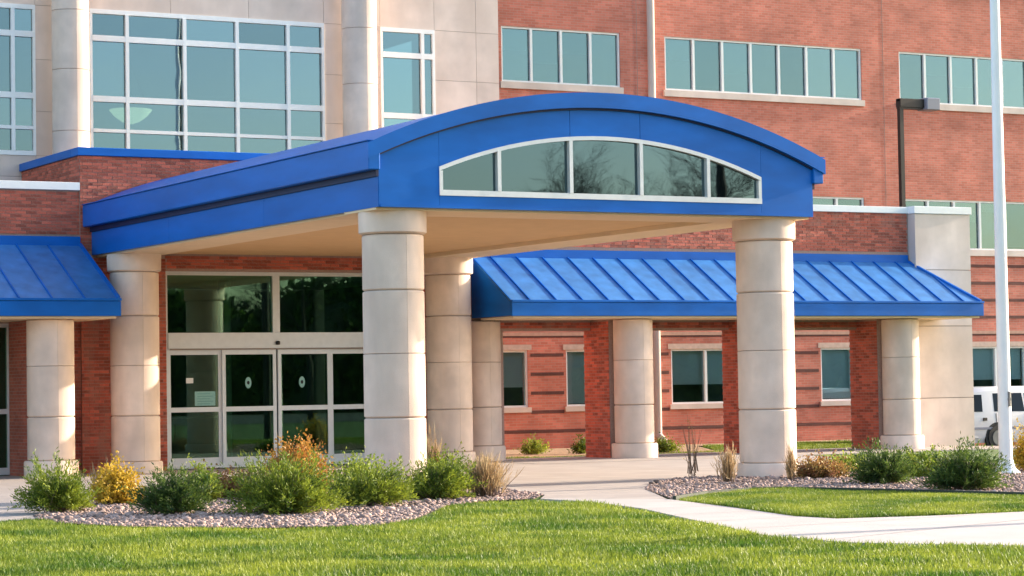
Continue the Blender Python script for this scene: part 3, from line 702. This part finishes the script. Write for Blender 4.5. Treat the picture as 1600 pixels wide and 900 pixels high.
for x in (.14, 7.12): column(tw, x, 16.3, .41, (7.35, 8.7, 10.0, 11.3), 12.4, None, .3, z0=5.6, name='column', flare=.04)
for x, y, lab in ((2.12, 18.0, 'pale yellow pendant bowl lamp hanging behind the wide upper window'),):
    t = thing('pendant_lamp', lab, 'lamp', (x, y, 7.7))
    MB().lathe([(.05, 7.78), (.20, 7.83), (.38, 7.96), (.49, 8.10), (.47, 8.11), (.3, 8.0)], (x, y), 28).build('bowl', M['bowl'], t, smooth=True)
    for k in range(3):
        a = k*2.1; MB().tube((x+.44*math.cos(a), y+.44*math.sin(a), 8.1), (x, y, 9.2), .008, .008, 5).build('rod', M['bronze'], t)
    MB().tube((x, y, 9.2), (x, y, 10.3), .012, .012, 6).build('stem', M['bronze'], t)

# ------------------------------------------------------------------ far brick building
fb = thing('brick_building', 'three-storey red brick building with rows of teal windows behind the arcade', 'building', (30, 20, 0))
BY2 = 20.0
low = [(11.4, 13.53), (14.67, 17.0), (17.90, 20.13), (22.79, 25.0), (27.9, 30.1), (33, 35.2), (38, 40.2), (43, 45.2)]
third = [(12.9, 16.48, 4), (17.88, 24.40, 7), (25.72, 32.3, 7), (34, 40.6, 7), (42.5, 49, 7)]
second = [(11.5, 16.48, 5), (17.88, 24.40, 7), (25.72, 32.3, 7), (34, 40.6, 7), (42.5, 49, 7)]
ZL, ZM, ZT = (1.09, 2.56), (5.34, 6.76), (9.50, 10.95)
ops = [(a, b, *ZL) for a, b in low]+[(a, b, *ZM) for a, b, _ in second]+[(a, b, *ZT) for a, b, _ in third]
bandz = [.42, .92]+[1.41+.49*k for k in range(8)]
wall = grid_wall(11.16, 62, -.4, 13.2, BY2, BY2+.3, ops).build('wall', M['farbrick'], fb)
for z in bandz:
    segs = [(11.16, 62)]
    for (a, b) in low:
        if ZL[0]-.14 < z+.08 and z < ZL[1]+.12:
            ns = []
            for s in segs:
                if a-.08 > s[0] and b+.08 < s[1]: ns += [(s[0], a-.08), (b+.08, s[1])]
                else: ns.append(s)
            segs = ns
    for s in segs: MB().box(s[0], s[1], BY2-.010, BY2-.002, z, z+.085).build('brick_band', M['band'], fb)
MB().box(11.16, 62, BY2-.022, BY2-.001, 2.93, 3.02).build('lit_brick_course', M['peach'], fb)  # thin raised strip, its peach colour stands for sunlit brick
for x in (17.0, 25.15, 33.1, 41.5): MB().box(x, x+.014, BY2-.004, BY2-.001, 3.1, 13.15).build('movement_joint', M['joint'], fb)
MB().box(11.16, 62, BY2-.07, BY2+.35, 13.2, 13.4).build('coping', M['white'], fb)
MB().box(11.16, 62, BY2+1.6, BY2+1.7, -.3, 13.1).box(11.16, 62, BY2+.31, BY2+1.6, 4.0, 4.1).box(11.16, 62, BY2+.31, BY2+1.6, 8.2, 8.3).build('room', M['inside'], fb)
def far_window(a, b, z0, z1, n, sillh, low_=False):
    f = MB(); t = .05
    f.box(a, a+t, BY2+.03, BY2+.13, z0, z1); f.box(b-t, b, BY2+.03, BY2+.13, z0, z1); f.box(a+t, b-t, BY2+.03, BY2+.13, z0, z0+t); f.box(a+t, b-t, BY2+.03, BY2+.13, z1-t, z1)
    wn = f.build('window', M['white'], fb)
    MB().box(a-.06, b+.06, BY2-.06, BY2+.03, z0-sillh, z0-.002).build('sill', M['stone_pale'], wn)
    if low_:
        MB().box(a-.10, b+.10, BY2-.03, BY2-.013, z1+.002, z1+.14).build('lintel', M['lintel'], wn)
        d = random.choice([.7, .95, 1.4]); MB().box(a+.06, b-.06, BY2+.19, BY2+.2, z1-d, z1-.02).build('added_blind', M['added_blind'], wn)  # pale sheet added behind the glass to brighten the dark low panes
    xs = [a+(b-a)*k/n for k in range(n+1)]
    for x in xs[1:-1]: MB().box(x-.035, x+.035, BY2+.02, BY2+.12, z0+t, z1-t).build('mullion', M['white'], wn)
    for u, v in zip(xs[:-1], xs[1:]):
        if not low_ and random.random() < .7: MB().box(u+.04, v-.04, BY2+.19, BY2+.2, z1-random.choice([.3, .45, .6, .6, .9, 1.3]), z1-.02).build('added_blind', M['added_blind'], wn)
        MB().box(u+.036, v-.036, BY2+.09, BY2+.10, z0+t, z1-t).build('pane', M['glass_low'] if low_ else M['glass_far'], wn)
    return wn
for a, b in low: far_window(a, b, *ZL, 2, .13, True)
for a, b, n in second: far_window(a, b, *ZM, n, .17)
for a, b, n in third: far_window(a, b, *ZT, n, .17)
MB().tube((17.38, BY2-.12, .25), (17.38, BY2-.12, 13.0), .105, .105, 12).tube((17.38, BY2-.12, .28), (17.38, BY2-.45, .08), .105, .105, 12).build('downspout', M['stone_pale'], fb, smooth=True)

# ------------------------------------------------------------------ flagpole
fp = thing('flagpole', 'tall tapered white pole rising from the gravel bed at the right', 'pole', (10.29, -2.5, 0))
MB().tube((10.29, -2.5, .0), (10.29, -2.5, 14), .118, .055, 24).build('shaft', M['pole'], fp, smooth=True)
MB().lathe([(.24, .01), (.235, .04), (.17, .09), (.135, .17), (.125, .24)], (10.29, -2.5), 28).build('base_collar', M['pole'], fp, smooth=True)
MB().lathe([(.02, 14.0), (.09, 14.05), (.11, 14.13), (.07, 14.22)], (10.29, -2.5), 16).build('finial', M['rim'], fp, smooth=True)
fc = MB().box(10.27, 10.31, -2.66, -2.60, 1.25, 1.29).box(10.275, 10.305, -2.65, -2.61, 1.15, 1.40); fc.build('cleat', M['rim'], fp)

# ------------------------------------------------------------------ parking lamp
lp = thing('parking_lamp', 'dark bronze box-headed parking lamp rising behind the arcade wall', 'lamp', (22.62, 16, -.25))
MB().box(22.56, 22.68, 15.94, 16.06, .5, 9.0).build('pole', M['bronze'], lp)
MB().lathe([(.25, -.26), (.25, .5)], (22.62, 16), 20).build('footing', M['joint'], lp)
MB().box(22.55, 23.30, 15.93, 16.07, 8.75, 8.95).box(22.56, 23.34, 15.90, 16.1, 8.80, 9.02).build('arm', M['bronze'], lp)
MB().box(23.34, 23.78, 15.78, 16.22, 8.74, 9.06).build('lamp_head', M['lampgrey'], lp, bevel=.02)

# ------------------------------------------------------------------ parked van
vx, vy, vz = 24.2, 15.6, -.255
van = thing('parked_van', 'white passenger van parked behind the right end of the stone pier', 'van', (vx+2.3, vy+.9, vz))
def van_section(x, ztop, zbelt, half, tuck, zb):
    # side outline ring of half widths; returns points (y,z) around
    return [(-half*.90, zb), (-half, zb+.18), (-half, zbelt*.75), (-half*.985, zbelt), (-half*(1-tuck), ztop-.10), (-half*(1-tuck)+.12, ztop), (half*(1-tuck)-.12, ztop), (half*(1-tuck), ztop-.10), (half*.985, zbelt), (half, zbelt*.75), (half, zb+.18), (half*.90, zb)]
st = [(0.0, 1.30, .95, .84, .16, .34), (.05, 1.52, .96, .90, .15, .24), (.25, 1.62, .97, .93, .14, .20), (1.2, 1.68, .98, .94, .13, .19), (2.4, 1.68, .97, .94, .13, .19), (3.0, 1.60, .95, .94, .16, .19), (3.7, 1.12, .94, .93, .10, .19), (4.4, .93, .86, .90, .05, .20), (4.72, .70, .66, .80, .05, .26)]
mb = MB(); rings = []
for (x, zt, zbelt, half, tk, zb) in st:
    r = van_section(x, zt, zbelt, half, tk, zb); rings.append(len(mb.v)); mb.v += [(vx+x, vy+.95+y, vz+z) for y, z in r]
k = 12
for a, b in zip(rings[:-1], rings[1:]):
    for i in range(k): mb.f.append((a+i, a+(i+1) % k, b+(i+1) % k, b+i)); mb.m.append(0)
mb.f.append(tuple(range(rings[0], rings[0]+k))[::-1]); mb.f.append(tuple(range(rings[-1], rings[-1]+k))); mb.m += [0, 0]
mb.build('body', M['vanpaint'], van, smooth=True)
def side_glass(pts, name='side_window'):
    # pane follows the tumblehome just proud of the body side
    q = MB(); 
    def yy(z, o): 
        t = (z-.97)/(1.55-.97); return vy+.95-(.926-.108*t)-o
    f1 = [(vx+x, yy(z, .012), vz+z) for x, z in pts]; f2 = [(vx+x, yy(z, -.05), vz+z) for x, z in pts]
    q.quad(*f1); q.quad(*reversed(f2))
    for i in range(len(pts)): j = (i+1) % len(pts); q.quad(f1[i], f1[j], f2[j], f2[i])
    return q.build(name, M['black'] if name == 'pillar_trim' else M['vanglass'], van)
for pts in ([(.10, 1.03), (.62, 1.02), (.66, 1.47), (.20, 1.47)], [(1.02, 1.02), (2.05, 1.01), (2.02, 1.50), (1.04, 1.50)], [(2.13, 1.01), (3.22, 1.0), (2.80, 1.46), (2.10, 1.49)]): side_glass(pts)
MB().box(vx-.03, vx+.01, vy+.2, vy+1.7, vz+1.0, vz+1.42).build('rear_window', M['vanglass'], van)
MB().box(vx-.05, vx+.5, vy+.02, vy+1.88, vz+.30, vz+.52).build('rear_bumper', M['vanpaint'], van, bevel=.03)
for yy_ in (vy+.03, vy+1.72): MB().box(vx-.02, vx+.06, yy_, yy_+.14, vz+.62, vz+.98).build('tail_light', M['red'], van, bevel=.01)
MB().box(vx+.62, vx+.74, vy-.016, vy+.02, vz+.78, vz+.86).build('fuel_flap', M['bronze'], van)
for x in (1.30, 2.22): MB().box(vx+x, vx+x+.2, vy-.02, vy+.02, vz+.86, vz+.90).build('door_handle', M['vanpaint'], van)
for x in (1.06, 2.08, 3.1): MB().box(vx+x, vx+x+.012, vy+.003, vy+.02, vz+.30, vz+.97).build('door_gap', M['black'], van)
MB().box(vx+.3, vx+4.2, vy-.006, vy+.02, vz+.55, vz+.61).build('side_moulding', M['lampgrey'], van)
for x in (1.10, 3.85):
    for yo, s in ((.01, 1), (1.89, -1)):
        yc = vy+yo
        def disc(r, y0, y1, m, nm, par):
            return MB().prism([(vx+x+r*math.cos(a), vz+.33+r*math.sin(a)) for a in [2*math.pi*k_/28 for k_ in range(28)]], y0, y1, 'Y').build(nm, m, par)
        disc(.405, yc-.004*s, yc+.06*s, M['black'], 'wheel_arch', van)
        wl = disc(.325, yc-.03*s, yc+.2*s, M['black'], 'wheel', van)
        disc(.20, yc-.042*s, yc-.028*s, M['rim'], 'rim', wl)
MB().tube((vx+3.2, vy-.02, vz+1.02), (vx+3.2, vy-.16, vz+1.06), .03, .05, 8).box(vx+3.12, vx+3.28, vy-.24, vy-.10, vz+.98, vz+1.14).build('wing_mirror', M['vanpaint'], van)

# ------------------------------------------------------------------ shrubs
def leaves(P, Dv, L, Wd, fold=0.):
    """leaf quads: base P, direction Dv (unit), length L, half width Wd"""
    n = len(P); rnd = rng.normal(size=(n, 3)); S = np.cross(Dv, rnd); S /= np.linalg.norm(S, axis=1)[:, None]+1e-9
    L = L[:, None]; Wd = Wd[:, None]; mid = P+Dv*L*.5
    V = np.stack([P, mid+S*Wd, P+Dv*L, mid-S*Wd], 1).reshape(-1, 3); return V
def shrub(name, label, x, y, r, h, m, kind='juniper', n=230, parent_z=0., twig=M['twig'], squash=1., group='planted shrubs in the gravel beds', lean=(0, 0)):
    t = thing(name, label, 'grass clump' if kind == 'reed' else 'shrub', (x, y, 0.012), group)
    area = max(.25, min(1.6, r*h*4)); n = int(n*1.45*area**.6)*1; r *= 1.07; h *= 1.03
    PV = []; st = MB()
    lobes = [(rng.uniform(0, 6.28), rng.uniform(.45, 1.45), rng.uniform(.5, 1.2)) for _ in range(9)]
    for i in range(n):
        a = rng.uniform(0, 2*np.pi)
        k = min(lobes, key=lambda q: abs(math.atan2(math.sin(q[0]-a), math.cos(q[0]-a)))); lf = k[1]
        if kind == 'juniper': el = math.acos(rng.uniform(0.0, .97)); 
        elif kind == 'reed': el = abs(rng.normal(0, .45))
        elif kind == 'twiggy': el = abs(rng.normal(0, .5))
        else: el = math.acos(rng.uniform(.05, 1))
        d = np.array([math.sin(el)*math.cos(a), math.sin(el)*math.sin(a), math.cos(el)])
        ln = rng.uniform(.5, 1.12)*(.62+.4*lf)*(1.2 if rng.random() < .06 else 1)
        b = np.array([rng.normal(0, r*.18)*(1 if kind != 'twiggy' else .4), rng.normal(0, r*.18)*(1 if kind != 'twiggy' else .4), rng.uniform(0, h*.12)])
        tip = b+np.array([d[0]*r*1.05, d[1]*r*1.05, d[2]*h*(1. if kind != 'juniper' else 1.02)])*ln
        tip[:2] += np.array(lean)*tip[2]
        midp = b*.5+tip*.5+np.array([0, 0, .08*h*math.sin(el)])
        if i % (4 if kind != 'twiggy' else 1) == 0:
            st.tube(b+[x, y, .0], midp+[x, y, 0], .006 if kind != 'twiggy' else .007, .004, 4, False); st.tube(midp+[x, y, 0], tip+[x, y, 0], .004, .0015, 4, False)
        if kind == 'twiggy' and i % 2: continue
        nl = {'juniper': 34, 'broad': 20, 'reed': 5, 'twiggy': 8}[kind]
        s = rng.uniform(.35 if kind != 'reed' else .0, 1.0, nl)[:, None]
        c = (1-s)**2*b+2*s*(1-s)*midp+s*s*tip; seg = tip-b; seg /= np.linalg.norm(seg)+1e-9
        jit = {'juniper': .55, 'broad': 1.3, 'reed': .18, 'twiggy': .8}[kind]
        dv = seg+rng.normal(0, jit, (nl, 3)); dv[:, 2] += .25; dv /= np.linalg.norm(dv, axis=1)[:, None]
        if kind == 'juniper': c = c+rng.normal(0, .018, (nl, 3)); L = rng.uniform(.035, .085, nl); Wd = rng.uniform(.005, .010, nl)
        elif kind == 'broad': c = c+rng.normal(0, .03, (nl, 3)); L = rng.uniform(.035, .06, nl); Wd = rng.uniform(.012, .02, nl)
        elif kind == 'reed': L = rng.uniform(.15, .3, nl)*min(1, h/.5); Wd = rng.uniform(.003, .006, nl)
        else: L = rng.uniform(.02, .035, nl); Wd = rng.uniform(.006, .01, nl)
        V = leaves(c, dv, L, Wd); V[:, 2] = np.maximum(V[:, 2], .01); PV.append(V)
    V = np.concatenate(PV); o = mesh_np('foliage', V, np.arange(len(V)).reshape(-1, 4), m, 4, t)
    if st.v: st.build('stems', twig, t, fix=False)
    return t
S = shrub
S('juniper', 'green spreading juniper at the far left end of the left bed', -6.44, -2.75, .43, .62, M['juniper'])
S('dry_clump', 'small grey-green twiggy clump between leftmost juniper and yellow shrub', -4.94, -.1, .20, .38, M['tan'], 'reed', 120)
S('yellow_shrub', 'bright yellow leafy shrub left of the dark juniper', -4.98, -1.1, .34, .56, M['yellow'], 'broad', 260)
S('juniper', 'dark green rounded juniper near the bottom left, in front of the left door', -5.41, -4.4, .44, .56, M['juniper_dark'])
S('lime_shrub', 'small lime green shrub just behind the dark rounded juniper', -3.71, -1.1, .32, .50, M['lime'], 'broad', 200)
S('rust_shrub', 'low rusty brown shrub before the glass doors', -3.04, -.5, .52, .38, M['rust'], 'broad', 220)
S('juniper', 'largest bright green juniper, below the middle post of the doors', -4.27, -5.5, .62, .68, M['juniper'], n=300)
S('orange_shrub', 'tall orange leaved shrub rising behind the largest juniper', -2.13, -.9, .47, .74, M['orange'], 'broad', 520)
S('lime_shrub', 'green shrub with yellow tips left of the front left column foot', -1.75, -2.4, .50, .58, M['lime'], 'broad', 200)
S('juniper', 'dark spreading juniper in front of the front left column', -2.59, -4.4, .52, .52, M['juniper'], lean=(.35, 0))
S('juniper', 'green juniper right of the front left column foot', -1.02, -3.3, .52, .60, M['juniper'], lean=(.3, 0))
S('lime_shrub', 'yellowish green shrub against the right side of the front left column', .75, -.1, .42, .58, M['lime'], 'broad', 150)
S('ornamental_grass', 'tan dry grass clump at the right end of the left bed', -.12, -3.2, .44, .42, M['tan'], 'reed', 420)
S('ornamental_grass', 'tall thin dry stalks behind the green juniper right of the front left column', 1.2, 1.1, .25, .60, M['tan'], 'reed', 160)
S('bare_shrub', 'thin bare brown shrub at the left tip of the right bed', 6.03, .7, .55, 1.0, M['rust'], 'twiggy', 11)
S('ornamental_grass', 'small dry grass tuft left of the front right column foot', 5.0, -1.95, .24, .38, M['tan'], 'reed', 200)
S('ornamental_grass', 'tiny dry tuft at the foot of the front right column', 6.23, -1.95, .14, .38, M['tan'], 'reed', 120)
S('low_shrub', 'low green brown shrub right of the front right column', 7.17, -1.5, .46, .34, M['rust'], 'broad', 200)
S('low_shrub', 'low light green shrub behind the green brown one right of the front right column', 9.0, .2, .48, .34, M['lime'], 'broad', 150)
S('juniper', 'dark green juniper in front of the third arcade pier', 6.48, -4.1, .46, .56, M['juniper_dark'])
S('lime_shrub', 'light green loose shrub between the two dark junipers on the right', 8.45, -2.6, .50, .46, M['lime'], 'broad', 220)
S('juniper', 'broad dark juniper at the lower right beside the white pole', 5.79, -6.9, .50, .58, M['juniper_dark'], n=280)
S('yellow_shrub', 'yellow leaved shrub behind the white pole at the right edge', 11.25, -2.1, .34, .74, M['yellow'], 'broad', 280)
S('low_shrub', 'small round green shrub in the first arcade opening', 11.2, 15.6, .34, .36, M['lime'], 'broad', 110, group='small shrubs along the far brick wall')
S('low_shrub', 'small upright green shrub at the left side of the second arcade pier', 12.1, 14.9, .20, .40, M['juniper'], 'broad', 110, group='small shrubs along the far brick wall')
S('low_shrub', 'small dark green shrub in the second arcade opening', 13.87, 14.0, .36, .34, M['juniper'], 'broad', 110, group='small shrubs along the far brick wall')

# ------------------------------------------------------------------ bare trees across the road (seen mirrored in the glass)
def tree(label, x, y, h, seed, spread=.55, crown0=.25, kr=1.):
    rr = random.Random(seed); t = thing('bare_tree', label, 'tree', (x, y, 0), 'bare trees by the road behind the viewer')
    tr = MB(); br = MB()
    def grow(p, d, ln, r, lvl, mb):
        segs = 3; q = p
        for s in range(segs):
            d2 = (d+Vector((rr.gauss(0, .12), rr.gauss(0, .12), rr.gauss(0, .06)+.03))).normalized(); q2 = q+d2*ln/segs; r2 = r*(.86 if s < 2 else .7)
            mb.tube(q, q2, r, r2, 6 if lvl < 2 else 3, False); q, d, r = q2, d2, r2
            if lvl < 6:
                for _ in range(2 if lvl < 5 else 1):
                    ax = Vector((rr.gauss(0, 1), rr.gauss(0, 1), rr.gauss(0, .35))).normalized()
                    nd = (d*(1-spread*.5)+ax*spread).normalized(); nd.z = abs(nd.z)*.8+.1; grow(q, nd.normalized(), ln*rr.uniform(.55, .74), max(r*.55, .006), lvl+1, br)
    p = Vector((x, y, 0)); tr.tube(p, p+Vector((0, 0, h*crown0)), h*.014*kr, h*.012*kr, 10)
    grow(p+Vector((0, 0, h*crown0)), Vector((0, 0, 1)), h*.30, h*.011*kr, 1, br)
    tr.build('trunk', M['bark'], t, fix=False); br.build('branches', M['bark'], t, fix=False)
tree('bare tree mirrored in the arched window right of its middle', 41.0, -56, 15.5, 3, .6, .22)
tree('bare tree mirrored in the arched window near its middle post', 35.0, -56, 14.0, 5, .6, .22)
tree('tall bare tree mirrored in the wide upper window', 14.9, -14.2, 24, 8, .35, .62, .4)
# wooded rise far behind the viewer (mirrored in doors and low windows)
rh = lambda x: 9.6+1.3*np.sin(x*.11)+1.0*np.sin(x*.31+1)+.6*np.sin(x*.83)
hx = np.linspace(-60, 230, 150); mb = MB()
prof = [(-99, 0), (-99.6, .5), (-101, .82), (-103.5, 1.0), (-107, .6), (-112, 0)]
mb.v = [(float(x), y+float(np.sin(x*.7+y)), float(rh(x)*k-.1)) for x in hx for y, k in prof]
mb.f = [(i*6+j, i*6+j+1, i*6+7+j, i*6+6+j) for i in range(149) for j in range(5)]; mb.m = [0]*len(mb.f)
struct(mb.build('wooded_hill', M['hill'], smooth=True))
n = 60000; X = rng.uniform(-60, 230, n); t = rng.random(n)
Y = np.interp(t, [0, .35, .6, 1], [-98.6, -99.2, -100.6, -103.4]); Z = rh(X)*np.interp(t, [0, .35, .6, 1], [0.02, .5, .82, 1.04])+rng.normal(0, .3, n)
dv = rng.normal(size=(n, 3)); dv /= np.linalg.norm(dv, axis=1)[:, None]
V = leaves(np.c_[X, Y, np.maximum(Z, .1)], dv, rng.uniform(.3, .9, n), rng.uniform(.12, .3, n))
stuff(mesh_np('woodland', V, np.arange(len(V)).reshape(-1, 4), M['juniper_dark'], 4))
